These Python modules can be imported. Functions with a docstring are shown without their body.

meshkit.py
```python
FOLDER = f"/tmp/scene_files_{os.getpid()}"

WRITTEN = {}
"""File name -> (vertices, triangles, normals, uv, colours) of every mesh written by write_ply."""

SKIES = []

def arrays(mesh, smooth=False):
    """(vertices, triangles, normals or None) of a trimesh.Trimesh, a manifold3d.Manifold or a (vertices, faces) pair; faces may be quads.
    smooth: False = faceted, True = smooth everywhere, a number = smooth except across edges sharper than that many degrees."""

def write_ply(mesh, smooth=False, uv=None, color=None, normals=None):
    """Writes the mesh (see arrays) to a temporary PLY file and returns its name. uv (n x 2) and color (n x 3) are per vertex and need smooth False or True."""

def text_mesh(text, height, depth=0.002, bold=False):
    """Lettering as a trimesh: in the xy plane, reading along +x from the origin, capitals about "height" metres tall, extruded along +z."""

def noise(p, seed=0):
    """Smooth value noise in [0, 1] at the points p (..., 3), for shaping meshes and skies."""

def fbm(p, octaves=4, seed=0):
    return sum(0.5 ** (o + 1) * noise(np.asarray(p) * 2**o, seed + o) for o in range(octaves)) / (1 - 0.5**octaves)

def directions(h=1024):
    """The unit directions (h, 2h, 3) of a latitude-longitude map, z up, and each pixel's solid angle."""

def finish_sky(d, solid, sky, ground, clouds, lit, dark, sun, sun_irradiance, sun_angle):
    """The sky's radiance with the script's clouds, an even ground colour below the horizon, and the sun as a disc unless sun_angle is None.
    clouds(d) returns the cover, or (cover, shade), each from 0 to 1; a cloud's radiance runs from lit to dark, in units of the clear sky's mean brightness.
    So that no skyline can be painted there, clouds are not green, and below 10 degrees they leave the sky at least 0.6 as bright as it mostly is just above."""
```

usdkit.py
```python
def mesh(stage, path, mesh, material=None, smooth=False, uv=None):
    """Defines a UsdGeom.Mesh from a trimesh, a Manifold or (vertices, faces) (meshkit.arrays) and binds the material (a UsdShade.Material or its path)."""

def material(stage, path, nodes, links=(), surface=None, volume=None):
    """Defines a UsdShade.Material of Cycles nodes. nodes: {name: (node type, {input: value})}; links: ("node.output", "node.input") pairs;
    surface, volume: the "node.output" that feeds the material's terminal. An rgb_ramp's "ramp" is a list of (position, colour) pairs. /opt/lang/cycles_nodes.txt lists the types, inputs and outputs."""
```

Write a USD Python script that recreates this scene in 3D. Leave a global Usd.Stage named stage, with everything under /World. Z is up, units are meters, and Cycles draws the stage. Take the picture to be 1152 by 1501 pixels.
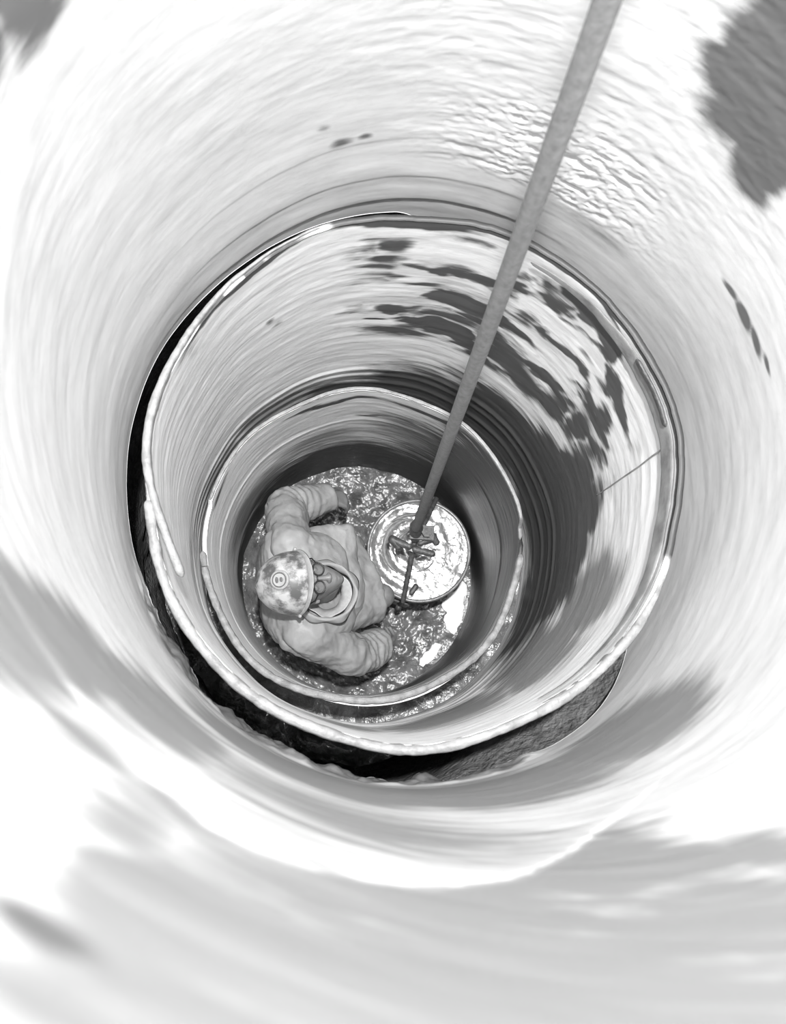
import math, numpy as np, trimesh, usdkit
import manifold3d as m3
from meshkit import fbm, noise
from pxr import Usd, UsdGeom, UsdLux, UsdShade, Gf, Sdf, Vt

stage = Usd.Stage.CreateInMemory()
UsdGeom.SetStageUpAxis(stage, 'Z'); UsdGeom.SetStageMetersPerUnit(stage, 1.0)
UsdGeom.Xform.Define(stage, '/World'); UsdGeom.Scope.Define(stage, '/World/Looks')
M3 = m3.Manifold
rng = np.random.default_rng(7)

# ------------------------------------------------------------------ camera, added lamp, sky
EYE = np.array([-.309, -.585, 4.862])
def unit(v): v = np.asarray(v, float); return v / np.linalg.norm(v)
UPW = unit([.10, .187, 1.0])                       # world up, seen in camera axes: the camera leans over the lip and looks almost straight down
XW = unit(np.array([1, 0, 0]) - UPW[0] * UPW); YW = np.cross(UPW, XW)
ROT = np.array([XW, YW, UPW])                      # camera -> world
cam = UsdGeom.Camera.Define(stage, '/World/camera')
mat = np.eye(4); mat[:3, :3] = ROT; mat[:3, 3] = EYE
cam.AddTransformOp().Set(Gf.Matrix4d(*mat.T.ravel().tolist()))
cam.CreateHorizontalApertureAttr(95.0); cam.CreateFocalLengthAttr(95.0 * 1500 / 1152)
cam.CreateClippingRangeAttr(Gf.Vec2f(.02, 100)); cam.CreateFStopAttr(13.0); cam.CreateFocusDistanceAttr(3.5)
cam.CreateExposureAttr(0.0)

lamp_at = np.array([-.26, -.10, 7.0])
fl = UsdLux.DiskLight.Define(stage, '/World/added_lamp')    # added lamp out of view overhead, used instead of a camera flash
fm = np.eye(4); aim = np.array([0.02, -.02, .5]) - lamp_at
fz = -unit(aim); fx = unit(np.cross([0, 1, 0], fz)); fm[:3, 0] = fx; fm[:3, 1] = np.cross(fz, fx); fm[:3, 2] = fz; fm[:3, 3] = lamp_at
fl.AddTransformOp().Set(Gf.Matrix4d(*fm.T.ravel().tolist()))
fl.CreateRadiusAttr(.08); fl.CreateIntensityAttr(1.0); fl.CreateExposureAttr(13.05)
dome = UsdLux.DomeLight.Define(stage, '/World/sky')    # plain overcast daylight over the open shaft
dome.CreateIntensityAttr(.38); dome.CreateColorAttr(Gf.Vec3f(1, 1, 1))

# ------------------------------------------------------------------ helpers
used = {}
def numbered(parent, name):
    k = (parent, name); n = used.get(k, 0); used[k] = n + 1
    return f'{parent}/{name}' + (f'_{n:03d}' if n else '')
def obj(name, mesh, material, parent=None, smooth=40, label=None, prim=None):
    p = numbered(str(parent.GetPath()) if parent is not None else '/World', name)
    m = usdkit.mesh(stage, p, mesh, MATS[material], smooth=smooth).GetPrim()
    if label: m.SetCustomDataByKey('label', label)
    for k, a in (prim or {}).items():
        UsdGeom.PrimvarsAPI(m).CreatePrimvar(k, Sdf.ValueTypeNames.FloatArray, 'vertex').Set(Vt.FloatArray.FromNumpy(np.asarray(a, np.float32)))
    return m
def thing(name, label, cat, loc=(0, 0, 0)):
    x = UsdGeom.Xform.Define(stage, numbered('/World', name)); x.AddTranslateOp().Set(Gf.Vec3d(*map(float, loc)))
    return tag(x.GetPrim(), label, cat)
def tag(o, label, cat, group=None, kind=None):
    o.SetCustomDataByKey('label', label)
    if cat: o.SetCustomDataByKey('category', cat)
    if group: o.SetCustomDataByKey('group', group)
    if kind: o.SetCustomDataByKey('kind', kind)
    return o
def shift(mesh, loc):
    m = mesh if isinstance(mesh, trimesh.Trimesh) else tm(mesh)
    m = m.copy(); m.apply_translation(-np.asarray(loc, float)); return m
def tm(mf):
    a = mf.to_mesh(); return trimesh.Trimesh(a.vert_properties[:, :3], a.tri_verts, process=False)
def sph(c, r, n=20): return M3.sphere(r, n).translate([float(x) for x in c])
def hull(*cr, n=20): return M3.batch_hull([sph(c, r, n) for c, r in cr])
def union(l): return m3.Manifold.batch_boolean(list(l), m3.OpType.Add)
def chain(pts, n=20): return [hull(a, b, n=n) for a, b in zip(pts, pts[1:])]
def soft(mf, edge, it=12, lamb=.5):
    t = tm(mf.refine_to_length(edge)); t.merge_vertices()
    trimesh.smoothing.filter_taubin(t, lamb=lamb, nu=lamb + .03, iterations=it); return t
def tube(pts, rad, sides=12, closed=False):
    p = np.asarray(pts, float); rad = np.broadcast_to(rad, (len(p),))
    t = (np.roll(p, -1, 0) - np.roll(p, 1, 0)) if closed else np.gradient(p, axis=0)
    t /= np.linalg.norm(t, axis=1, keepdims=True)
    ref = unit([.31, .22, .93]); a = np.cross(t, ref)
    a /= np.linalg.norm(a, axis=1, keepdims=True); b = np.cross(t, a)
    an = np.arange(sides) * 2 * np.pi / sides
    v = (p[:, None] + rad[:, None, None] * (np.cos(an)[None, :, None] * a[:, None] + np.sin(an)[None, :, None] * b[:, None])).reshape(-1, 3)
    nn = len(p); f = []
    for i in range(nn if closed else nn - 1):
        for j in range(sides):
            q = [i * sides + j, i * sides + (j + 1) % sides, ((i + 1) % nn) * sides + (j + 1) % sides, ((i + 1) % nn) * sides + j]
            f += [[q[0], q[2], q[1]], [q[0], q[3], q[2]]]
    if not closed:
        v = np.vstack([v, p[0], p[-1]]); c0, c1 = nn * sides, nn * sides + 1
        for j in range(sides):
            f += [[c0, j, (j + 1) % sides], [c1, (nn - 1) * sides + (j + 1) % sides, (nn - 1) * sides + j]]
    m = trimesh.Trimesh(v, f, process=False); m.fix_normals(); return m
def lathe(prof, n=96):
    return trimesh.creation.revolve(np.asarray(prof, float), sections=n)
def sstep(a, b, x): t = np.clip((x - a) / (b - a), 0, 1); return t * t * (3 - 2 * t)
def adiff(a, b): return (a - b + 180) % 360 - 180

# ------------------------------------------------------------------ materials (a black and white photograph: greys only)
MATS = {}
def g3(v): return (v, v, v)
def simple(name, val, rough=.6, spec=.5, metal=0., nscale=30., namp=.25, bump=.2, bscale=60., bdist=.004, coat=0., span=.2):
    n = {'geo': ('texture_coordinate', {}),
         'n': ('noise_texture', {'scale': nscale, 'detail': 5., 'roughness': .6}),
         'r': ('rgb_ramp', {'ramp': [(.5 - span, g3(val * (1 - namp))), (.5 + span, g3(min(1, val * (1 + namp))))]}),
         'nb': ('noise_texture', {'scale': bscale, 'detail': 4.}),
         'b': ('bump', {'strength': bump, 'distance': bdist}),
         'p': ('principled_bsdf', {'roughness': rough, 'specular_ior_level': spec, 'metallic': metal, 'coat_weight': coat})}
    l = [('geo.object', 'n.vector'), ('geo.object', 'nb.vector'), ('n.fac', 'r.fac'), ('r.color', 'p.base_color'), ('nb.fac', 'b.height'), ('b.normal', 'p.normal')]
    MATS[name] = usdkit.material(stage, f'/World/Looks/{name}', n, l, surface='p.BSDF')
def casing_mat(name, base, dark, damp_dim, kxy=5., kz=45., rough=.55, spec=.4, bump=.35, bd=.006, var=.22):
    """Mud-smeared pipe wall: streaks run round the pipe; primvars stain / damp say where mud, wet and painted-in shade lie."""
    n = {'geo': ('texture_coordinate', {}),
         'ms': ('mapping', {'scale': (kxy, kxy, kz)}), 'ns': ('noise_texture', {'scale': 1., 'detail': 6., 'roughness': .62}),
         'mf': ('mapping', {'scale': (kxy * 5, kxy * 5, kz * 4.)}), 'nf': ('noise_texture', {'scale': 1., 'detail': 4., 'roughness': .6}),
         'nl': ('noise_texture', {'scale': 2.4, 'detail': 5., 'roughness': .6}),
         'base': ('rgb_ramp', {'ramp': [(.32, g3(base * (1 - var * 1.3))), (.5, g3(base)), (.68, g3(base * (1 + var * .6)))]}),
         'avg': ('mix', {'mix_type': 'mix', 'fac': .45}), 'avf': ('mix', {'mix_type': 'mix', 'fac': .30}),
         'st': ('attribute', {'attribute': 'stain_shade'}), 'da': ('attribute', {'attribute': 'damp_dim'}),
         'w1': ('math', {'math_type': 'multiply_add', 'value2': 1.0, 'value3': -.5}),
         's1': ('math', {'math_type': 'add'}), 's2': ('map_range', {'range_type': 'smoothstep', 'from_min': .22, 'from_max': .66, 'clamp': True}),
         'd1': ('math', {'math_type': 'multiply_add', 'value2': .9, 'value3': -.45}), 'd2': ('math', {'math_type': 'add'}),
         'd3': ('map_range', {'range_type': 'smoothstep', 'from_min': .3, 'from_max': .75, 'clamp': True}),
         'mixd': ('mix', {'mix_type': 'mix', 'color2': g3(damp_dim)}), 'mixs': ('mix', {'mix_type': 'mix', 'color2': g3(dark)}),
         'hb': ('math', {'math_type': 'multiply_add', 'value2': .45}),
         'b': ('bump', {'strength': bump, 'distance': bd}),
         'p': ('principled_bsdf', {'roughness': rough, 'specular_ior_level': spec})}
    l = [('geo.object', 'ms.vector'), ('ms.vector', 'ns.vector'), ('geo.object', 'mf.vector'), ('mf.vector', 'nf.vector'), ('geo.object', 'nl.vector'),
         ('ns.fac', 'avg.color1'), ('nl.fac', 'avg.color2'), ('avg.color', 'avf.color1'), ('nf.fac', 'avf.color2'), ('avf.color', 'base.fac'),
         ('ns.fac', 'w1.value1'), ('w1.value', 's1.value1'), ('st.fac', 's1.value2'), ('s1.value', 's2.value'),
         ('ns.fac', 'd1.value1'), ('d1.value', 'd2.value1'), ('da.fac', 'd2.value2'), ('d2.value', 'd3.value'),
         ('base.color', 'mixd.color1'), ('d3.result', 'mixd.fac'), ('mixd.color', 'mixs.color1'), ('s2.result', 'mixs.fac'), ('mixs.color', 'p.base_color'),
         ('nf.fac', 'hb.value1'), ('ns.fac', 'hb.value3'), ('hb.value', 'b.height'), ('b.normal', 'p.normal')]
    MATS[name] = usdkit.material(stage, f'/World/Looks/{name}', n, l, surface='p.BSDF')

casing_mat('outer_wall', .65, .125, .24, kxy=4, kz=18, bump=.09, bd=.004, var=.14)
casing_mat('middle_wall', .84, .085, .26, kxy=4.5, kz=30, bump=.25, bd=.005, var=.2)
casing_mat('inner_wall', .85, .055, .3, kxy=5, kz=40, bump=.25, bd=.004, var=.2)
simple('rim_rust', .2, rough=.55, nscale=30, namp=.4, bump=.5, bscale=80, bdist=.005)
simple('rim_steel', .235, rough=.5, nscale=25, namp=.35, bump=.5, bscale=70, bdist=.006)
simple('collar_steel', .27, rough=.5, nscale=12, namp=.45, bump=.3)
simple('soil', .10, rough=.75, nscale=20, namp=.5, bump=.8, bscale=60, bdist=.02)
simple('soil_lip', .17, rough=.45, nscale=40, namp=.5, bump=.9, bscale=90, bdist=.015)
simple('mud', .13, rough=.26, spec=.8, nscale=14, namp=.55, bump=.45, bscale=38, bdist=.02, coat=.4)
simple('puddle_sheen', .78, rough=.25, nscale=12, namp=.08, bump=.1, bscale=30, bdist=.01)  # white base colour paints in the bright reflection on the wet puddles
simple('jacket', .28, rough=.55, nscale=9, namp=.13, bump=.25, bscale=26, bdist=.012)
simple('skin', .19, rough=.45, nscale=22, namp=.25, bump=.15, bscale=120, bdist=.002)
simple('shirt', .36, rough=.8, nscale=60, namp=.15)
simple('dark_cloth', .08, rough=.8)
simple('rubber', .04, rough=.4)
simple('helmet', .29, rough=.4, nscale=17, namp=.65, span=.09, bump=.15, bscale=50, bdist=.003)
simple('helmet_edge', .36, rough=.4, nscale=30, namp=.2)
simple('badge_dark', .12, rough=.5)
simple('black_frame', .02, rough=.35)
simple('cable', .2, rough=.7, nscale=60, namp=.2, bump=.2, bscale=160, bdist=.004)
simple('iron', .07, rough=.5, nscale=50, namp=.5, bump=.6, bscale=90, bdist=.005)
simple('iron_light', .45, rough=.4, nscale=50, namp=.3)
simple('bucket_steel', .2, rough=.4, metal=.3, nscale=40, namp=.35, bump=.4)
simple('lid_steel', .56, rough=.30, metal=.75, nscale=26, namp=.25, bump=.35, bscale=55, bdist=.006)
simple('lid_dark', .2, rough=.5, nscale=40, namp=.4)
MATS['lens'] = usdkit.material(stage, '/World/Looks/lens', {'f': ('fresnel', {'IOR': 1.5}), 't': ('transparent_bsdf', {'color': g3(.93)}), 'g': ('glossy_bsdf', {'roughness': .02}), 'm': ('mix_closure', {})},
    [('f.fac', 'm.fac'), ('t.BSDF', 'm.closure1'), ('g.BSDF', 'm.closure2')], surface='m.closure')

# ------------------------------------------------------------------ the three telescoping pipes
def field(blobs, th, z):
    """Soft-edged patches on a pipe wall: (angle, height, half-width in degrees, half-height, strength)."""
    f = np.zeros_like(z)
    for a, zz, wa, wz, s in blobs:
        f = np.maximum(f, s * np.exp(-((adiff(th, a) / wa) ** 2 + ((z - zz) / wz) ** 2)))
    return f
def pipe_shell(z0, z1, c0, c1, R, thick, nt, nz, disp, ztop=None, wob=None, zbot=None):
    """Closed pipe wall. disp(theta, z): inward lumps; ztop / zbot(theta): uneven ends; wob(theta, w): out-of-round."""
    th = np.linspace(-180, 180, nt, endpoint=False); w = np.linspace(0, 1, nz)
    T, W = np.meshgrid(th, w)                       # rows = height
    lo = z0 + (zbot(T) if zbot else 0); hi = z1 + (ztop(T) if ztop else 0)
    Zm = lo + (hi - lo) * W
    k = (Zm - z0) / (z1 - z0)
    cx, cy = c0[0] + (c1[0] - c0[0]) * k, c0[1] + (c1[1] - c0[1]) * k
    ra = R + (wob(T, W) if wob else 0); ri = ra - disp(T, Zm)
    co, si = np.cos(np.radians(T)), np.sin(np.radians(T))
    vin = np.stack([cx + ri * co, cy + ri * si, Zm], -1).reshape(-1, 3)
    # outer skin, coarse in height
    nzo = 8; wo = np.linspace(0, 1, nzo); To, Wo = np.meshgrid(th, wo)
    lo2 = z0 + (zbot(To) if zbot else 0); hi2 = z1 + (ztop(To) if ztop else 0); Zo = lo2 + (hi2 - lo2) * Wo
    ko = (Zo - z0) / (z1 - z0); cxo, cyo = c0[0] + (c1[0] - c0[0]) * ko, c0[1] + (c1[1] - c0[1]) * ko
    ro = R + thick + (wob(To, Wo) if wob else 0)
    vout = np.stack([cxo + ro * np.cos(np.radians(To)), cyo + ro * np.sin(np.radians(To)), Zo], -1).reshape(-1, 3)
    def quads(n_rows, off, flip):
        i, j = np.meshgrid(np.arange(n_rows - 1), np.arange(nt), indexing='ij'); j2 = (j + 1) % nt
        q = np.stack([i * nt + j, i * nt + j2, (i + 1) * nt + j2, (i + 1) * nt + j], -1).reshape(-1, 4) + off
        return q[:, ::-1] if flip else q
    f = [quads(nz, 0, True), quads(nzo, len(vin), False)]
    j = np.arange(nt); j2 = (j + 1) % nt; a = (nz - 1) * nt; b = len(vin) + (nzo - 1) * nt
    f.append(np.stack([a + j, b + j, b + j2, a + j2], -1)[:, ::-1])                      # top ring
    f.append(np.stack([j, len(vin) + j, len(vin) + j2, j2], -1))
    v = np.vstack([vin, vout]); q = np.vstack(f)
    tri = np.vstack([q[:, [0, 1, 2]], q[:, [0, 2, 3]]])
    Tall = np.concatenate([T.ravel(), To.ravel()]); Zall = np.concatenate([Zm.ravel(), Zo.ravel()])
    return trimesh.Trimesh(v, tri, process=False), Tall, Zall
def ring_noise(T, Z, k, kz, seed, octv=4):
    return fbm(np.stack([np.cos(np.radians(T)) * k, np.sin(np.radians(T)) * k, Z * kz], -1), octv, seed) - .5
def warp(T, Z, seed, aT=10, aZ=.06):
    return T + aT * 2 * ring_noise(T, Z, 3, 5, seed), Z + aZ * 2 * ring_noise(T, Z, 4, 5, seed + 9)

# outer pipe -------------------------------------------------------
def crease(T):      # the long smeared edge that crosses the near side of the wall
    return np.interp(T, [-150, -135, -123, -119, -114, -108, -104, -95, -82, -70, -60], [3.70, 3.80, 3.95, 4.02, 4.00, 3.93, 3.88, 3.72, 3.40, 3.15, 3.0])
def outer_disp(T, Z):
    d = .010 * ring_noise(T, Z, 2.2, 3, 1) + .0022 * ring_noise(T, Z, 4, 22, 2)
    zone = np.exp(-((adiff(T, 66) / 17) ** 2)) * sstep(2.40, 2.5, Z) * (1 - sstep(2.65, 2.9, Z))
    rid = 1 - np.abs(2 * fbm(np.stack([np.cos(np.radians(T)) * 17, np.sin(np.radians(T)) * 17, Z * 40], -1), 4, 5) - 1) * 3.2
    d = d + zone * .007 * np.clip(rid, -.6, 1)
    zone2 = np.exp(-((adiff(T, 60) / 50) ** 2)) * sstep(2.6, 2.9, Z) * (1 - sstep(3.3, 3.8, Z))
    d = d + zone2 * .0016 * np.clip(1 - np.abs(2 * fbm(np.stack([np.cos(np.radians(T)) * 9, np.sin(np.radians(T)) * 9, Z * 30], -1), 4, 6) - 1) * 3, -.5, 1)
    c = Z - crease(T); m = sstep(-150, -128, T) * (1 - sstep(-80, -62, T))
    d = d + m * (.004 * np.exp(-(np.clip(c, -.3, 0) / .10) ** 2) * (c < 0) + .004 * np.exp(-(c / .012) ** 2) * (c >= 0))
    for zc, a, ph in ((2.34, .002, 40), (2.235, .004, 95), (2.52, .0015, 15)):          # smeared rings above the lower edge
        zz = zc + .025 * np.sin(np.radians(T + ph)) + .02 * ring_noise(T, Z * 0, 3, 1, 8)
        d = d + a * (.12 + .88 * sstep(55, 75, T) * (1 - sstep(125, 160, T))) * sstep(-.012, .0, Z - zz) * (1 - sstep(0, .09, Z - zz))
    d = d + .026 * sstep(-165, -145, T) * (1 - sstep(-78, -62, T)) * (1 - sstep(2.20, 2.30, Z)) * (.4 + 2.6 * ring_noise(T, Z, 11, 11, 11))
    return d
outer_stain = [(152.5, 3.70, 6.5, .185, 1.6), (163, 3.74, 8, .185, 1.6), (45, 3.24, 8.5, .24, 1.4), (38, 3.05, 6, .13, 1.2), (49, 3.5, 6, .25, 1.3), (27.5, 2.668, 3.2, .016, .8), (22.5, 2.666, 3.5, .022, 1.0), (17.5, 2.682, 3.5, .016, .85), (12.5, 2.702, 3, .010, .75),
               (108, 2.57, 3, .022, .62), (111, 2.66, 2, .02, .5), (103, 2.58, 2, .02, .5), (-121, 4.47, 2.2, .03, .8)]
outer_damp_dim = [(-127, 4.0, 6, .14, .66), (-134, 4.0, 8, .25, .72), (-108, 3.45, 34, .5, .72), (-112, 4.12, 7, .22, .85), (-122, 4.15, 5, .2, .75), (-75, 3.75, 7, .25, .75), (-100, 4.1, 8, .14, .6), (-139, 3.75, 10, .5, 1.15), (-130, 3.4, 12, .45, 1.0), (-110, 2.7, 26, .40, 1.2), (-85, 2.65, 26, .38, 1.2),  # wet patches, plus grey painted in to dim the over-lit near wall
              (-58, 2.6, 16, .32, 1.15), (55, 2.40, 22, .10, .45), (100, 3.1, 12, .2, .4)]
outer = thing('outer_pipe', 'widest pale mud-smeared pipe whose wall fills the upper shaft around the camera', 'pipe')
OC0, OC1 = (.024, .026), (.0, .0)
def outer_zbot(T):
    return .012 * np.sin(np.radians(3 * T)) + sstep(-160, -140, T) * (1 - sstep(-75, -60, T)) * .10 * ring_noise(T, T * 0, 9, 1, 21) - .30 * sstep(-58, -22, T) * (1 - sstep(70, 95, T))
msh, TT, ZZ = pipe_shell(2.156, 4.74, OC0, OC1, .774, .02, 900, 420, outer_disp, zbot=outer_zbot, wob=lambda T, W: .048 * np.exp(-(adiff(T, -112) / 48) ** 2) * (1 - W) ** 1.5 + .006 * np.cos(np.radians(2 * T + 100)) * (1 - W) - .014 * np.exp(-(adiff(T, 140) / 28) ** 2) * (1 - W) ** 2 + .004 * np.sin(np.radians(5 * T)))
tw, zw = warp(TT, ZZ, 31, 2.2, .03)
edge = sstep(-165, -140, TT) * (1 - sstep(-80, -62, TT)) * (1 - sstep(2.19, 2.33, zw))
above = sstep(-.01, .02, ZZ - crease(TT)) * sstep(-128, -119, TT + 6 * ring_noise(TT, ZZ, 9, 9, 33)) * (1 - sstep(-85, -62, TT)) * (.78 + .8 * ring_noise(TT, ZZ, 6, 6, 34))
obj('shell', msh, 'outer_wall', outer, True, prim={'stain_shade': np.maximum(field(outer_stain, tw, zw), .62 * edge), 'damp_dim': np.maximum(np.maximum(field(outer_damp_dim, tw, zw), above), 1.4 * edge)})

# middle pipe ------------------------------------------------------
def mid_wob(T, W):
    return (.007 * np.sin(np.radians(2 * T - 30)) + .005 * np.sin(np.radians(3 * T + 80)) + .004 * np.sin(np.radians(7 * T))) * W ** 2 + .002 * np.sin(np.radians(11 * T))
def mid_disp(T, Z):
    d = .006 * ring_noise(T, Z, 3, 8, 41) + .004 * ring_noise(T, Z, 4, 30, 42)
    for zc, a in ((1.16, .006), (1.08, .005), (.98, .006), (.88, .004)):      # drawn rings low in the pipe
        zz = zc + .02 * np.sin(np.radians(T * 1 + zc * 400))
        d = d + a * np.exp(-((Z - zz) / .014) ** 2)
    return d
def mid_top(T): return .010 * np.sin(np.radians(2 * T + 20)) + .012 * ring_noise(T, T * 0, 14, 1, 44)
mid_stain_shade = [(132, 2.362, 26, .020, 1.1), (92, 2.368, 16, .028, 1.5), (50, 2.372, 20, .014, .9), (94, 2.17, 7, .05, .85), (95, 2.10, 8, .03, .8), (93, 2.26, 6, .035, .85), (97, 2.02, 6, .03, .7), (86, 1.97, 9, .025, .6), (92, 1.672, 4, .012, .95), (85, 1.70, 5, .015, .8), (72, 1.75, 14, .035, .85), (66, 1.80, 9, .03, .95), (70, 1.93, 13, .025, .8), (62, 1.88, 8, .03, .75), (78, 2.15, 9, .04, .6), (53, 1.66, 12, .08, 1.), (58, 1.75, 10, .05, .9),  # mud smears; the first entries paint the shade of the recess under the rim
             (44, 1.62, 9, .08, .85), (36, 1.66, 9, .09, .85), (26, 1.75, 6, .12, .9), (24, 1.95, 4, .12, .8), (17, 1.75, 7, .10, .7), (14, 1.5, 9, .25, 1.2), (4, 1.5, 9, .26, 1.3), (-6, 1.42, 8, .25, 1.3), (-14, 1.32, 9, .24, 1.15), (-22, 1.2, 9, .2, 1.0),
             (40, 1.25, 30, .17, 1.0), (25, 1.3, 15, .22, 1.1), (60, .95, 36, .30, 1.25), (10, 1.1, 40, .32, 1.25), (95, .86, 22, .15, 1.1), (-20, .95, 20, .25, 1.1), (112, .85, 14, .08, .8), (128, 1.96, 2, .05, .45), (124, 1.9, 3, .03, .45), (40, 2.1, 5, .03, .5), (56, 2.05, 4, .04, .5), (150, 2.28, 6, .09, .42)]
mid_damp = [(-22, 1.75, 14, .35, 1.1), (-42, 1.6, 18, .45, 1.1), (-70, 1.5, 25, .5, .9), (-40, 1.3, 16, .4, .9), (-35, 1.75, 10, .3, .7), (-100, 1.5, 22, .5, .7), (125, 1.0, 30, .2, .75), (155, .95, 20, .2, .7), (75, 1.9, 30, .25, .5), (10, 2.15, 6, .08, .5), (180, 1.1, 30, .3, .5)]
MC0, MC1 = (-.015, .005), (.0, -.006)
mid = thing('middle_pipe', 'middle steel pipe with ragged bright rim and dark mud smears inside its right wall', 'pipe')
msh, TT, ZZ = pipe_shell(.55, 2.388, MC0, MC1, .665, .018, 720, 260, mid_disp, ztop=mid_top, wob=mid_wob)
tw, zw = warp(TT, ZZ, 51, 9, .06)
def with_prim(name, msh, mat_, par, TT, ZZ, st, da):
    p = obj(name, msh, mat_, par, True, prim={'stain_shade': st, 'damp_dim': da}); return p
blotch = fbm(np.stack([np.cos(np.radians(tw)) * 4.2, np.sin(np.radians(tw)) * 4.2, zw * 9], -1), 4, 57)
mott = np.exp(-(adiff(TT, 56) / 46) ** 4) * sstep(1.45, 1.6, ZZ) * (1 - sstep(2.28, 2.36, ZZ)) * np.clip((blotch - .5) * 4.5 + .42, 0, 1.1)
rim_shade = sstep(-.022, -.012, ZZ - 2.388 - mid_top(TT)) * sstep(-25, -12, TT) * (1 - sstep(96, 112, TT)) * 1.2  # painted shade: darkens the rim top where the lamp makes it too bright
with_prim('shell', msh, 'middle_wall', mid, TT, ZZ, np.maximum(np.maximum(field(mid_stain_shade, tw, zw), mott), rim_shade), field(mid_damp, tw, zw))
def rim_strip(t0, t1, rfun, zfun, w, h, n, seed, cen=MC1, taper=True, fade=(0, 0)):
    """A bar bent round the rim: w thick (radial), h high, ends rounded off."""
    T = np.linspace(t0, t1, n); s = np.linspace(0, 1, n)
    e = np.sqrt(np.clip(1 - (np.clip(np.abs(s - .5) * 2 * n - (n - 6), 0, 6) / 6.2) ** 2, .02, 1)) if taper else np.ones(n)
    prof = np.array([[math.copysign(abs(math.cos(a)) ** .6, math.cos(a)), math.copysign(abs(math.sin(a)) ** .6, math.sin(a))] for a in np.arange(12) * 2 * np.pi / 12]) / 2
    R = rfun(T); Z = zfun(T); nw = 1 + .5 * ring_noise(T, T * 0, 22, 1, seed)
    for k, fd in enumerate(fade):
        if fd: e = e * (.25 + .75 * sstep(0, fd, (T - t0) if k == 0 else (t1 - T)))
    v = []
    for i in range(n):
        r = R[i] + prof[:, 0] * w * e[i] * nw[i]; z = Z[i] + prof[:, 1] * h * e[i]
        v.append(np.stack([cen[0] + r * math.cos(math.radians(T[i])), cen[1] + r * math.sin(math.radians(T[i])), z], -1))
    v = np.array(v).reshape(-1, 3); f = []
    for i in range(n - 1):
        for j in range(12):
            a, b, c, d = i * 12 + j, i * 12 + (j + 1) % 12, (i + 1) * 12 + (j + 1) % 12, (i + 1) * 12 + j
            f += [[a, b, c], [a, c, d]]
    v = np.vstack([v, v[:12].mean(0), v[-12:].mean(0)]); k = len(v) - 2
    for j in range(12): f += [[k, (j + 1) % 12, j], [k + 1, (n - 1) * 12 + j, (n - 1) * 12 + (j + 1) % 12]]
    m = trimesh.Trimesh(v, f, process=False); m.fix_normals(); return m
mtop = lambda T: 2.388 + mid_top(T)
# the outer plate of the rim, and the bar that lies inside it at the left and runs out round the far side
obj('rim_plate', rim_strip(-172, -8, lambda T: .678 + mid_wob(T, 1) * 1., lambda T: mtop(T) - .012, .026, .045, 260, 61, fade=(0, 34)), 'rim_steel', mid)
obj('rim_bar', rim_strip(112, 206, lambda T: .676 + mid_wob(T, 1) - .040 * sstep(178, 207, T), lambda T: mtop(T) + .004 - .03 * sstep(178, 207, T), .022, .036, 150, 62, fade=(60, 0)), 'rim_steel', mid, label='bent bar along the left of the rim, its rounded end lying inside the pipe')
obj('rim_collar', rim_strip(-62, 62, lambda T: .655 + mid_wob(T, 1), lambda T: mtop(T) - .060 + .01 * np.cos(np.radians(T)), .010, .085, 160, 63, fade=(50, 50)), 'collar_steel', mid, label='narrow collar band inside the right of the rim')

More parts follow.
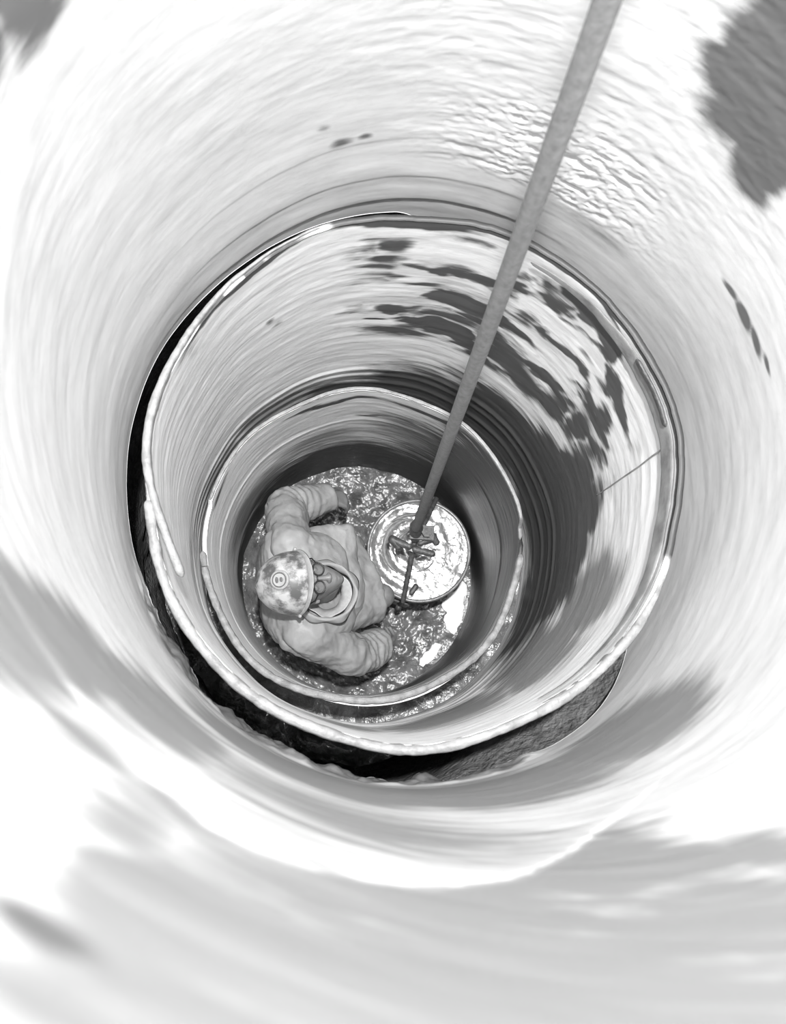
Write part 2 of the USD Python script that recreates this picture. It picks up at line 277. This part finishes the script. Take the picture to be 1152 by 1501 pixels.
obj('slit_shade', rim_strip(11, 28, lambda T: .6475 + mid_wob(T, 1), lambda T: mtop(T) - .018, .010, .022, 40, 64), 'iron', mid, label='dark strip painted in for the shaded slit under the rim at the right')  # dark solid strip stands for the shade inside the slit
sz = np.linspace(2.33, 1.72, 40); sa = np.radians(7 + 1.2 * (noise(np.c_[sz * 9, sz * 0, sz * 0], 65) - .5)); sr = .659 + mid_wob(np.degrees(sa), (sz - .55) / 1.84)
obj('weld_seam', tube(np.c_[sr * np.cos(sa), sr * np.sin(sa) - .004, sz], .0022, 8), 'collar_steel', mid)

# inner pipe -------------------------------------------------------
def inn_wob(T, W): return (.006 * np.sin(np.radians(2 * T + 40)) + .004 * np.sin(np.radians(5 * T)) + .004 * np.sin(np.radians(8 * T + 50))) * W ** 3 + .001 * np.sin(np.radians(9 * T))
def inn_disp(T, Z):
    d = .005 * ring_noise(T, Z, 3, 10, 71) + .003 * ring_noise(T, Z, 4, 40, 72)
    d = d + .004 * np.exp(-((Z - .93 - .02 * np.sin(np.radians(T * 2))) / .012) ** 2)
    return d
def inn_top(T):
    d = .012 * ring_noise(T, T * 0, 8, 1, 74) + .006 * np.sin(np.radians(3 * T))
    d = d - .035 * (1 - sstep(2, 5, np.abs(adiff(T, 4))))                     # notch at the right
    d = d - .030 * sstep(166, 168, T) * 1.0 - .030 * (T < -170)               # step down at the left
    return d
inn_stain = [(90, .2, 60, .34, 1.3), (150, .05, 50, .25, 1.2), (30, .35, 45, .5, 1.2), (10, .75, 55, .75, 1.3), (-30, .6, 30, .7, 1.2), (-55, .5, 25, .5, .9), (60, 1.24, 30, .03, .9), (105, 1.235, 20, .025, .8), (85, 1.0, 12, .03, .6), (70, 1.02, 9, .03, .6), (45, .95, 18, .12, .75), (160, 1.27, 12, .03, .6), (20, 1.0, 14, .2, .85)]
inn_damp = [(60, .85, 40, .35, .9), (10, 1.0, 40, .4, .95), (-60, .8, 40, .5, .9), (150, .5, 40, .3, .8), (110, .7, 30, .2, .7)]
IC0, IC1 = (0., 0.), (-.061, -.026)
inn = thing('inner_pipe', 'smallest pipe at the bottom of the shaft standing around the crouching man', 'pipe')
msh, TT, ZZ = pipe_shell(-.12, 1.329, (.0055, .0023), IC1, .545, .014, 600, 200, inn_disp, ztop=inn_top, wob=inn_wob)
tw, zw = warp(TT, ZZ, 81, 8, .05)
with_prim('shell', msh, 'inner_wall', inn, TT, ZZ, field(inn_stain, tw, zw), field(inn_damp, tw, zw))
itop = lambda T: 1.329 + inn_top(adiff(T, 0))
obj('rim_bead', rim_strip(2, 166, lambda T: .553 + inn_wob(T, 1), lambda T: itop(T), .014, .014, 220, 91, IC1), 'rim_steel', inn, label='thin bright edge along the far side of the rim')
obj('rim_plate', rim_strip(184, 356, lambda T: .556 + inn_wob(T, 1), lambda T: itop(T) - .004, .026, .03, 220, 92, IC1), 'rim_rust', inn, label='thick pale edge along the near side of the rim')

# ------------------------------------------------------------------ the ground round the pipes
def sheet(rows, cols, fn, closed=True):
    T = np.linspace(-180, 180, cols, endpoint=False); W = np.linspace(0, 1, rows); Tm, Wm = np.meshgrid(T, W)
    v = fn(Tm, Wm).reshape(-1, 3)
    i, j = np.meshgrid(np.arange(rows - 1), np.arange(cols), indexing='ij'); j2 = (j + 1) % cols
    q = np.stack([i * cols + j, i * cols + j2, (i + 1) * cols + j2, (i + 1) * cols + j], -1).reshape(-1, 4)
    return trimesh.Trimesh(v, np.vstack([q[:, [0, 1, 2]], q[:, [0, 2, 3]]]), process=False)
def soil_fn(T, W):
    Z = .45 + (4.55 - .45) * W
    shelf = np.exp(-((adiff(T, -48) / 34) ** 4))
    r = .86 + .03 * ring_noise(T, Z, 6, 6, 101) * 2 - shelf * .15 * (1 - sstep(1.72, 2.18, Z)) + shelf * .0
    r = np.where(Z > 2.1, np.maximum(r, .83 + .3 * sstep(2.1, 2.5, Z)), r)
    return np.stack([.02 + r * np.cos(np.radians(T)), .02 + r * np.sin(np.radians(T)), Z], -1)
tag(obj('wall_shaft', sheet(140, 420, soil_fn), 'soil', None, True), 'dark rough earth wall of the dug shaft showing around the middle pipe', None, kind='structure')
def ann_fn(T, W):
    r = .597 + .45 * W; z = .63 + .05 * ring_noise(T, r * 3, 9, 3, 111) + .03 * np.cos(np.radians(T + 90)) - .0 * W
    return np.stack([r * np.cos(np.radians(T)), r * np.sin(np.radians(T)), z], -1)
def floor_fn(T, W):
    r = .548 * W + 1e-4
    x, y = r * np.cos(np.radians(T)), r * np.sin(np.radians(T))
    p = np.stack([x * 9, y * 9, x * 0 + 3], -1)
    z = .07 * (fbm(p, 5, 121) - .5) + .018 * (fbm(p * 3.1, 3, 122) - .5) - .01 + .03 * sstep(.42, .55, r)
    for px, py, ax, ay in ((.475, -.135, .09, .15), (.34, -.37, .07, .07)):
        k = np.exp(-(((x - px) / ax) ** 2 + ((y - py) / ay) ** 2)); z = z * (1 - k) - .004 * k
    return np.stack([x, y, z], -1)
tag(obj('floor', sheet(170, 420, floor_fn), 'mud', None, True), 'wet glistening mud floor inside the smallest pipe', None, kind='structure')
tag(obj('floor', sheet(24, 300, ann_fn), 'mud', None, True), 'wet mud filling the gap between the middle and smallest pipes', None, kind='structure')

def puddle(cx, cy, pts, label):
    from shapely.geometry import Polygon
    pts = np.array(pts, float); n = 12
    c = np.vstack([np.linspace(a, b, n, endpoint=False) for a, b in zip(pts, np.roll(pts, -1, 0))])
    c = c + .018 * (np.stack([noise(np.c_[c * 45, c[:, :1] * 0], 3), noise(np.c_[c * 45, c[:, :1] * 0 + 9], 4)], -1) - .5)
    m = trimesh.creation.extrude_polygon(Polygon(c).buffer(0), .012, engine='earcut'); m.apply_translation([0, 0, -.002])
    t = obj('puddle', m, 'puddle_sheen', None, 30); return tag(t, label, 'puddle')
puddle(0, 0, [(.46, -.27), (.505, -.16), (.525, -.03), (.505, .0), (.47, -.05), (.43, -.075), (.405, -.12), (.425, -.16), (.415, -.20), (.43, -.24)], 'long puddle with its bright reflection painted white against the right wall below the bucket')
puddle(0, 0, [(.30, -.42), (.375, -.36), (.395, -.315), (.375, -.31), (.33, -.35), (.30, -.37), (.285, -.40)], 'small puddle with its bright reflection painted white on the mud near the bottom of the pipe')

# ------------------------------------------------------------------ the bucket, its hook and the hoisting cable
BX, BY, BZ, BR = .253, .09, .34, .232
bk = thing('bucket', 'round steel bucket with wet ringed shiny top under the cable', 'bucket', (BX, BY, 0))
obj('body', lathe([(0, .0), (BR * .86, .0), (BR * .90, .02), (BR * .985, BZ - .02), (BR * .985, BZ + .0), (BR * .95, BZ + .0), (BR * .95, BZ - .05), (0, BZ - .05)]), 'bucket_steel', bk)
an = np.linspace(0, 2 * np.pi, 120, endpoint=False)
obj('rim', tube(np.c_[BR * .985 * np.cos(an), BR * .985 * np.sin(an), an * 0 + BZ], .008, 10, True), 'bucket_steel', bk)
obj('hoop', tube(np.c_[BR * .978 * np.cos(an), BR * .978 * np.sin(an), an * 0 + BZ - .055], .007, 8, True), 'bucket_steel', bk)
def lid_fn(T, W):
    r = .226 * W + 1e-4; x, y = r * np.cos(np.radians(T)), r * np.sin(np.radians(T))
    rr = np.hypot(x + .02, y - .01); left = sstep(-.05, .09, -x + .25 * y)
    z = BZ - .012 + .004 * np.sin(rr * 2 * np.pi / .062) * (.25 + .75 * left) + .012 * (fbm(np.stack([x * 22, y * 22, x * 0], -1), 4, 141) - .5) * 1.0
    return np.stack([x, y, z - .02 * np.clip(1 - rr / .04, 0, 1)], -1)
lid = obj('lid', sheet(110, 300, lid_fn), 'lid_steel', bk, True, label='shiny wet metal lid with pressed concentric rings')
def arc_strip(r0, r1, t0, t1, seed):
    def fn():
        T = np.radians(np.linspace(t0, t1, 90)); n = 6; v = []
        e = np.sin(np.linspace(0.06, np.pi - .06, 90)) ** .5
        for k in range(n):
            s = k / (n - 1); nz = noise(np.c_[T * 9, T * 0 + k * .7, T * 0], seed)
            r = (r0 + r1) / 2 + (s - .5) * (r1 - r0) * e * (.55 + .9 * nz)
            x, y = -.02 + r * np.cos(T), .01 + r * np.sin(T)
            left = sstep(-.05, .09, -x + .25 * y); rr = np.hypot(x + .02, y - .01)
            z = BZ - .006 + .006 * math.sin(math.pi * s) + .004 * np.sin(rr * 2 * np.pi / .062) * (.25 + .75 * left)
            v.append(np.c_[x, y, z])
        v = np.array(v); f = []
        for k in range(n - 1):
            for i in range(89):
                a, b, c, d = k * 90 + i, k * 90 + i + 1, (k + 1) * 90 + i + 1, (k + 1) * 90 + i
                f += [[a, c, b], [a, d, c]]
        return trimesh.Trimesh(v.reshape(-1, 3), f, process=False)
    return fn()
for a in ((.120, .150, 95, 235, 1), (.072, .088, 100, 215, 2), (.150, .165, 80, 130, 3), (.10, .108, 275, 330, 4)):  # dark arcs laid along the lid rings, mostly on the left
    obj('dark_arc', arc_strip(*a), 'lid_dark', lid, True)
ED = unit([-.31, -.95, 0]); E1 = ED * (BR + .012); E2 = -E1
AP = np.array([-.045, .0, .255 + BZ - .06])
def bar(a, b, w, t, side):
    a, b = np.asarray(a, float), np.asarray(b, float); d = unit(b - a); s = unit(np.cross(d, side)); u = np.cross(s, d)
    P = [p + i * s * w / 2 + j * u * t / 2 for p in (a, b) for i in (-1, 1) for j in (-1, 1)]
    return trimesh.convex.convex_hull(np.array(P))
leg1 = union([hull((E1 + [0, 0, .19], .011), (E1 + [0, 0, BZ + .03], .011)), hull((E1 + [0, 0, BZ + .03], .011), (AP, .012))])
leg2 = union([hull((E2 + [0, 0, .19], .011), (E2 + [0, 0, BZ + .03], .011)), hull((E2 + [0, 0, BZ + .03], .011), (AP, .012))])
bail = obj('bail', tm(union([leg1, leg2])), 'iron', bk, 40, label='dark iron bail arching over the lid')
for e in (E1, E2):
    k = ED if e is E1 else -ED
    pin = hull((e * .93 + [0, 0, .22], .014), (e * 1.06 + [0, 0, .22], .014))
    lug = M3.batch_hull([sph(e * .97 + [0, 0, .22] + np.cross(k, [0, 0, 1]) * s * .03 + np.array([0, 0, q]), .008) for s in (-1, 1) for q in (-.05, .04)])
    obj('ear', tm(union([pin, lug])), 'iron', bk)
clip = ED * BR * .90 + np.array([.035, .02, BZ + .012])
obj('latch', tm(union([hull((clip + [-.006, -.012, 0], .012), (clip + [.012, .014, .004], .013))])), 'iron', bk)

HK = np.array([BX, BY, 0]) + AP                     # apex of the bail
hk = thing('hook', 'dark iron swivel hook and shackle gripping the bucket bail', 'hook', HK)
UsdGeom.Xformable(hk).AddScaleOp().Set(Gf.Vec3f(1.25, 1.25, 1.1))
ang = np.linspace(0, 2 * np.pi, 40, endpoint=False)
obj('ring', tube(np.c_[.026 * np.cos(ang) + .004, .020 * np.sin(ang) - .006, .020 + .008 * np.sin(ang)], .0065, 10, True), 'iron_light', hk, label='pale worn ring at the middle of the hook')
obj('shackle', tm(union([hull(((-.075, .012, .012), .014), ((-.02, -.012, .02), .012)), hull(((.02, .0, .02), .012), ((.062, .022, .02), .017)), hull(((.062, .022, .02), .015), ((.075, .005, .016), .012)),
                   hull(((.0, -.02, .014), .012), ((.06, -.035, .012), .012)), hull(((-.075, .012, .012), .016), ((-.055, -.012, .008), .012))])), 'iron', hk)
obj('swivel_body', tm(union([hull(((.0, .02, .03), .020), ((-.002, .045, .085), .024)), hull(((-.002, .045, .085), .024), ((-.005, .052, .13), .015))])), 'iron', hk)
obj('cross_plate', bar((-.02, .035, .05), (.062, .03, .05), .05, .02, (0, 0, 1)), 'iron', hk)
obj('nut', tm(M3.cylinder(.02, .018, .018, 6).translate([.035, .03, .062])), 'iron', hk)
c0 = HK + [-.005, .05, .12]; c1 = np.array([.105, .36, 3.64]); d = (c1 - c0); L = 2.1
n = 800; s = np.linspace(0, L, n); P = c0 + s[:, None] * d
cu = unit(d); ca = unit(np.cross(cu, [0, 1, 0])); cb = np.cross(cu, ca)
strands = []
cable = thing('cable', 'long straight hoisting cable running from the shaft top to the bucket', 'cable', c0)
core = tube((P - c0)[::20], .0203, 16)
obj('core', core, 'cable', cable)
for k in range(6):
    a = 2 * np.pi * k / 6 + s * np.linalg.norm(d) * 2 * np.pi / .24
    obj('strand', tube(P - c0 + .0125 * (np.cos(a)[:, None] * ca + np.sin(a)[:, None] * cb), .0082, 7), 'cable', cable, True)

# ------------------------------------------------------------------ the man
BASE = np.array([-.28, -.08, 0.])
man = thing('person', 'person in pale oilskin coat, hard hat and round glasses crouching beside the bucket looking up', 'person', BASE)
V = lambda *a: np.array(a, float)
shR, shL = V(-.315, .03, .84), V(-.262, -.315, .84)
elR, wrR = V(-.345, .225, .60), V(-.17, .295, .49)
elL, wrL = V(-.045, -.395, .60), V(.088, -.345, .44)
hipR, hipL = V(-.335, .02, .25), V(-.315, -.17, .25)
knR, knL = V(-.055, .085, .47), V(.075, -.13, .475)
anR, anL = V(-.18, .09, .09), V(-.09, -.18, .09)
neck = V(-.195, -.14, .92); HC = V(-.241, -.143, 1.085)
pitch = math.radians(71)
HX = V(math.cos(pitch), .03, math.sin(pitch)); HX = unit(HX); HY = unit(np.cross([0, 0, 1], HX)); HZ = np.cross(HX, HY)
HR = np.array([HX, HY, HZ]).T
def H(x, y, z): return HC + HR @ V(x, y, z)
def headshape():
    m = trimesh.creation.icosphere(4, 1.0); v = m.vertices.copy(); x, y, z = v.T
    jaw = sstep(.25, -.95, z)
    yy = y * (.076 - .026 * jaw); xx = np.where(x > 0, x * (.094 - .006 * jaw), x * (.100 - .045 * jaw)) + .012 * jaw; zz = np.where(z > 0, z * .110, z * .118)
    def bump(cx, cy, cz, rx, ry, rz): return np.exp(-(((xx - cx) / rx) ** 2 + ((yy - cy) / ry) ** 2 + ((zz - cz) / rz) ** 2))
    fr = (x > 0)
    for s in (-1, 1):
        xx = xx - fr * .012 * bump(.085, s * .032, .012, .05, .019, .014)      # eye sockets
        xx = xx + fr * .006 * bump(.085, s * .03, .034, .05, .024, .010)       # brows
        xx = xx + fr * .006 * bump(.08, s * .042, -.022, .05, .018, .02)       # cheeks
    xx = xx + fr * .005 * bump(.09, 0, -.066, .05, .022, .007) - fr * .004 * bump(.09, 0, -.072, .05, .024, .003) + fr * .005 * bump(.09, 0, -.079, .05, .018, .006) + fr * .010 * bump(.08, 0, -.108, .06, .022, .014)
    m.vertices = np.c_[xx, yy, zz]
    return M3(m3.Mesh(m.vertices.astype(np.float32), m.faces.astype(np.uint32)))
nose = union([hull(((.082, 0, .020), .007), ((.105, 0, -.030), .011)), hull(((.105, 0, -.030), .011), ((.092, .011, -.034), .009)), hull(((.105, 0, -.030), .011), ((.092, -.011, -.034), .009))])
ears = [hull(((-.01, s * .074, .012), .012), ((-.006, s * .072, -.022), .009), ((-.022, s * .078, .016), .008)) for s in (-1, 1)]
eyes = [sph((.071, s * .032, .012), .0135) for s in (-1, 1)]
headm = union([headshape(), nose] + ears + eyes)
T4 = np.hstack([HR, HC[:, None]])
headw = headm.transform(T4)
def hand(wr, dirv, palm_n, curl, thumb_side):
    d = unit(dirv); nrm = unit(palm_n - d * np.dot(palm_n, d)); sd = np.cross(d, nrm) * thumb_side
    parts = [M3.batch_hull([sph(wr + d * a + sd * b, r, 14) for a, b, r in ((0, .012, .021), (0, -.012, .021), (.075, .032, .013), (.08, -.030, .012), (.085, .0, .014))])]
    for k, (off, L) in enumerate(((.032, .068), (.011, .077), (-.011, .072), (-.031, .056))):
        p = wr + d * (.080 + (.004 if k in (1, 2) else 0)) + sd * off; a = .15 + .04 * k; pts = [(p, .0098)]
        for seg, f in enumerate((.45, .32, .23)):
            a += curl; p = p + L * f * (d * math.cos(a) + nrm * math.sin(a)); pts.append((p, .0094 - .0008 * seg))
        parts += chain(pts, 14)
    p = wr + d * .022 + sd * .022; t1 = unit(d * .75 + sd * .8 + nrm * .3); t2 = unit(d * 1.0 + sd * .25 + nrm * .5)
    parts += chain([(p, .014), (p + t1 * .04, .0115), (p + t1 * .04 + t2 * .028, .0105), (p + t1 * .04 + t2 * .05, .009)], 14)
    return parts
bp = [headw] + chain([(neck - [0, 0, .04], .062), (HC + HR @ V(-.03, 0, -.07), .055)])
bp += [hull((shR, .055), (shL, .055), (V(-.27, -.14, .62), .12)), hull((V(-.27, -.14, .62), .12), (V(-.30, -.08, .42), .12)), hull((V(-.30, -.08, .42), .12), (hipR, .10), (hipL, .10))]
for sh_, el, wr in ((shR, elR, wrR), (shL, elL, wrL)): bp += chain([(sh_, .05), (el, .038), (wr, .027)])
for hp, kn, ank in ((hipR, knR, anR), (hipL, knL, anL)): bp += chain([(hp, .085), (kn, .055), (ank, .036)]) + [hull((ank - [0, 0, .02], .036), (ank + V(.13, .0, -.05), .028))]
hr = hand(wrR + unit(wrR - elR) * .015, V(.8, -.05, -.55), V(-.2, -.35, -.9), .33, 1)
hl = hand(wrL + unit(wrL - elL) * .01, V(.28, .30, -.9), V(-.6, .65, .2), .38, -1)
bodym = soft(union(bp + hr + hl), .0075, 5)
obj('body', shift(bodym, BASE), 'skin', man, True)
# coat: shoulders, chest, skirt over the knees, two sleeves with open cuffs
cb_ = [hull((shR, .068), (shL, .068), (V(-.35, .0, .74), .085), (V(-.325, -.26, .73), .085), (V(-.20, -.02, .72), .10), (V(-.165, -.24, .72), .10), n=28),
       hull((V(-.35, .0, .74), .085), (V(-.325, -.26, .73), .085), (V(-.20, -.02, .72), .10), (V(-.165, -.24, .72), .10), (V(-.31, -.0, .42), .14), (V(-.28, -.17, .42), .14), n=28),
       hull((V(-.31, -.0, .42), .14), (V(-.28, -.17, .42), .14), (hipR, .13), (hipL, .13), n=28),
       hull((V(-.19, -.05, .64), .10), (V(-.14, -.21, .62), .10), (V(-.10, -.06, .56), .09), (knR, .076), (knL, .080), (knL + V(-.06, .10, .02), .085), n=28),
       hull((V(-.31, .0, .42), .12), (V(-.28, -.17, .42), .12), (knR + V(-.03, 0, -.03), .075), (knL + V(-.04, -.01, -.03), .075), n=28)]
cb_ += chain([(shR + V(0, -.005, -.01), .080), (elR + V(.0, .0, .0), .076), (wrR, .050)], 28) + chain([(shL + V(0, .01, -.01), .080), (elL, .076), (wrL, .054)], 28)
cb_ += [hull((wrR - unit(wrR - elR) * .07, .058), (wrR, .052), n=28), hull((elL + V(.01, .01, -.02), .072), (wrL + V(-.02, 0, .03), .066), n=28)]
corner = [(V(-.385, .058, .80), .034), (V(-.10, .105, .68), .036), (V(-.36, -.10, .82), .05), (V(-.315, -.345, .80), .034), (V(-.165, -.39, .70), .036), (V(-.10, -.14, .66), .08)]
cb_ += [hull(*corner, n=28)]
coat = union(cb_)
for el, wr, r in ((elR, wrR, .040), (elL, wrL, .042)):
    dd = unit(wr - el); coat = coat.trim_by_plane((-dd).tolist(), float(-np.dot(dd, wr + dd * .012)))
    coat = coat - hull((wr - dd * .05, r), (wr + dd * .2, r))
coat = coat.trim_by_plane([0, 0, 1], .12)
coat = coat - hull((neck - V(0, 0, .06), .066), (HC + HR @ V(-.02, 0, -.02), .12))
ct = soft(coat, .009, 7)
nv = ct.vertex_normals; q = ct.vertices
w1 = 1 - np.abs(2 * fbm(q * np.array([7, 7, 5]) + 3, 3, 201) - 1) * 2.2
w2 = 1 - np.abs(2 * fbm(q * np.array([16, 13, 12]) + 8, 3, 202) - 1) * 2.4
sleeve = np.exp(-(np.linalg.norm(q - (elL + V(.06, .02, -.05)), axis=1) / .10) ** 2) + .7 * np.exp(-(np.linalg.norm(q - (elR + V(.06, .02, 0)), axis=1) / .09) ** 2)
axl = unit(wrL - elL); fold = np.sin((q @ axl) * 2 * np.pi / .034 + 3 * fbm(q * 9, 2, 203))
ct.vertices = q + nv * (.011 * w1 + .007 * w2 + .006 * sleeve * fold)[:, None]
coat_p = obj('coat', shift(ct, BASE), 'jacket', man, 60)
def band(c, r0, r1, h, th_, seed, tilt=.10):
    """A standing collar: a closed cloth band, wider at the top, sagging at the front."""
    T = np.radians(np.linspace(0, 360, 90, endpoint=False)); v = []
    for rr, zz in ((r0, 0), (r0 + (r1 - r0) * .6, h * .6), (r1, h), (r1 + th_ * .6, h + th_ * .5), (r1 + th_, h), (r0 + th_ * 1.6 + (r1 - r0) * .5, h * .5), (r0 + th_ * 2, 0)):
        w = 1 + .10 * (noise(np.c_[np.cos(T) * 2.2, np.sin(T) * 2.2, T * 0 + zz * 20], seed) - .5) * 2
        v.append(np.c_[c[0] + 1.08 * rr * w * np.cos(T), c[1] + rr * w * np.sin(T), c[2] + zz - tilt * rr * np.cos(T)])
    v = np.array(v).reshape(-1, 3); f = []
    for k in range(7):
        for i in range(90):
            a, b, c_, d_ = k * 90 + i, k * 90 + (i + 1) % 90, ((k + 1) % 7) * 90 + (i + 1) % 90, ((k + 1) % 7) * 90 + i
            f += [[a, b, c_], [a, c_, d_]]
    m = trimesh.Trimesh(v, f, process=False); m.fix_normals(); return m
NC = neck + V(.018, -.022, -.03)
obj('collar', shift(band(NC + V(0, 0, .01), .094, .100, .028, .014, 5, .32), BASE), 'jacket', coat_p, True)
obj('shirt_collar', shift(band(NC + V(-.004, -.002, .004), .058, .086, .026, .007, 6, .34), BASE), 'shirt', man, True, label='pale shirt collar under the chin')
for sd_, (hp, kn, ank) in enumerate(((hipR, knR, anR), (hipL, knL, anL))):
    lg = union(chain([(hp, .085), (kn, .054), (ank + V(0, 0, .08), .058)])); obj('trouser_leg', shift(soft(lg, .02, 4), BASE), 'jacket', man, True)
    bt = union([hull((ank + V(0, 0, .14), .058), (ank, .05)), M3.batch_hull([sph(ank + V(*o), r) for o, r in (((-.035, 0, -.045), .042), ((.02, 0, -.01), .048), ((.13, .02, -.05), .038), ((.13, -.02, -.05), .038))])])
    obj('boot', shift(soft(bt, .012, 5), BASE), 'rubber', man, True)
# hard hat
def loc(mesh): m = mesh.copy(); m.apply_transform(np.vstack([T4, [0, 0, 0, 1]])); m.apply_translation(-BASE); return m
def dome(sx, sy, sz, cx, cz, a0):
    T = np.radians(np.linspace(0, 360, 96, endpoint=False)); E = np.radians(np.linspace(a0, 90, 34)); v = []
    for e in E:
        for t in T: v.append([cx + sx * math.cos(e) * math.cos(t), sy * math.cos(e) * math.sin(t), cz + sz * math.sin(e)])
    f = []
    for i in range(33):
        for j in range(96):
            p, q_, r, s_ = i * 96 + j, i * 96 + (j + 1) % 96, (i + 1) * 96 + (j + 1) % 96, (i + 1) * 96 + j; f += [[p, q_, r], [p, r, s_]]
    return np.array(v), f
def hatshell():
    vo, f = dome(.138, .118, .140, -.018, .062, -6); vi, _ = dome(.131, .111, .133, -.018, .062, -6)
    x, y, z = vo.T; rib = .005 * np.exp(-(y / .010) ** 2) + .003 * (np.exp(-((np.abs(y) - .045) / .008) ** 2)); rib *= sstep(.09, .14, z)
    vo[:, 2] += rib
    n = len(vo); f2 = [[c + n, b + n, a_ + n] for a_, b, c in f]; g = []
    for j in range(96): k = (j + 1) % 96; g += [[j, n + j, n + k], [j, n + k, k]]
    m = trimesh.Trimesh(np.vstack([vo, vi]), f + f2 + g, process=False); m.fix_normals(); return m
hat = obj('hard_hat', loc(hatshell()), 'helmet', man, True, label='mud-mottled pale hard hat with front badge')
t = np.radians(np.linspace(0, 360, 120, endpoint=False))
ext = .006 + .024 * np.clip(np.cos(t), 0, 1) ** 3
vv = []
for k, (dr, dz) in enumerate(((-.004, .004), (.5, .003), (1., -.004), (1., -.008), (.5, -.004), (-.004, -.004))):
    rx = .137 + (ext * dr if k in (1, 2, 3, 4) else dr); ry = .117 + (ext * dr if k in (1, 2, 3, 4) else dr)
    vv.append(np.c_[-.018 + rx * np.cos(t), ry * np.sin(t), .053 + dz + 0 * t])
vv = np.array(vv).reshape(-1, 3); ff = []
for k in range(6):
    for j in range(120):
        p, q_, r, s_ = k * 120 + j, k * 120 + (j + 1) % 120, ((k + 1) % 6) * 120 + (j + 1) % 120, ((k + 1) % 6) * 120 + j; ff += [[p, q_, r], [p, r, s_]]
bm = trimesh.Trimesh(vv, ff, process=False); bm.fix_normals(); obj('brim', loc(bm), 'helmet_edge', hat, True)
# badge on the front slope of the dome
e = math.radians(40); bc = V(-.018 + .138 * math.cos(e), 0, .062 + .140 * math.sin(e)); bn = unit([math.cos(e) / .138, 0, math.sin(e) / .140]); bx_ = unit(np.cross([0, 1, 0], bn)); by_ = np.cross(bn, bx_)
BM = np.eye(4); BM[:3, 0] = bx_; BM[:3, 1] = by_; BM[:3, 2] = bn; BM[:3, 3] = bc - bn * .003
def bad(m): m = m.copy(); m.apply_transform(BM); return loc(m)
obj('badge', bad(lathe([(0, 0), (.036, 0), (.035, .006), (.030, .010), (.024, .008), (0, .008)], 48)), 'helmet_edge', hat)
ra = np.linspace(0, 2 * np.pi, 48, endpoint=False)
obj('badge_ring', bad(tube(np.c_[.0255 * np.cos(ra), .0255 * np.sin(ra), 0 * ra + .009], .0025, 8, True)), 'badge_dark', hat)
for x_, l_ in ((-.009, .022), (.008, .017)):
    b_ = lathe([(0, 0), (.5, 0), (.5, .004), (0, .005)], 24); b_.apply_scale([.011, l_, 1]); b_.apply_translation([x_, 0, .0075])
    obj('badge_slot', bad(b_), 'badge_dark', hat)
for s in (-1, 1):
    obj('strap_lug', loc(tm(hull(((-.02, s * .118, .05), .008), ((-.005, s * .124, .052), .007)))), 'helmet_edge', hat)
# glasses
gl = []
for s in (-1, 1):
    y0 = s * .033; c = [.098, y0, .006]
    gl.append(tube(np.c_[.098 - .10 * (np.abs(.021 * np.cos(ra) * s + 0)) * 0 - .006 * (np.cos(ra) * s > 0) * np.cos(ra) * s, y0 + .023 * np.cos(ra), .006 + .021 * np.sin(ra)], .0028, 8, True))
    gl.append(tube([[.094, s * .056, .012], [.06, s * .078, .014], [.0, s * .084, .016]], .0026, 8))
gl.append(tube([[.098, -.011, .012], [.104, 0, .015], [.098, .011, .012]], .0026, 8))
fr_ = obj('glasses', loc(trimesh.util.concatenate(gl)), 'black_frame', man, True, label='round dark-framed glasses')
for s in (-1, 1):
    dsk = lathe([(0, 0), (.0215, 0), (.0215, .0012), (0, .0016)], 32); dsk.apply_transform(trimesh.transformations.rotation_matrix(math.pi / 2, [0, 1, 0])); dsk.apply_translation([.0975, s * .033, .006])
    obj('lens', loc(dsk), 'lens', fr_)
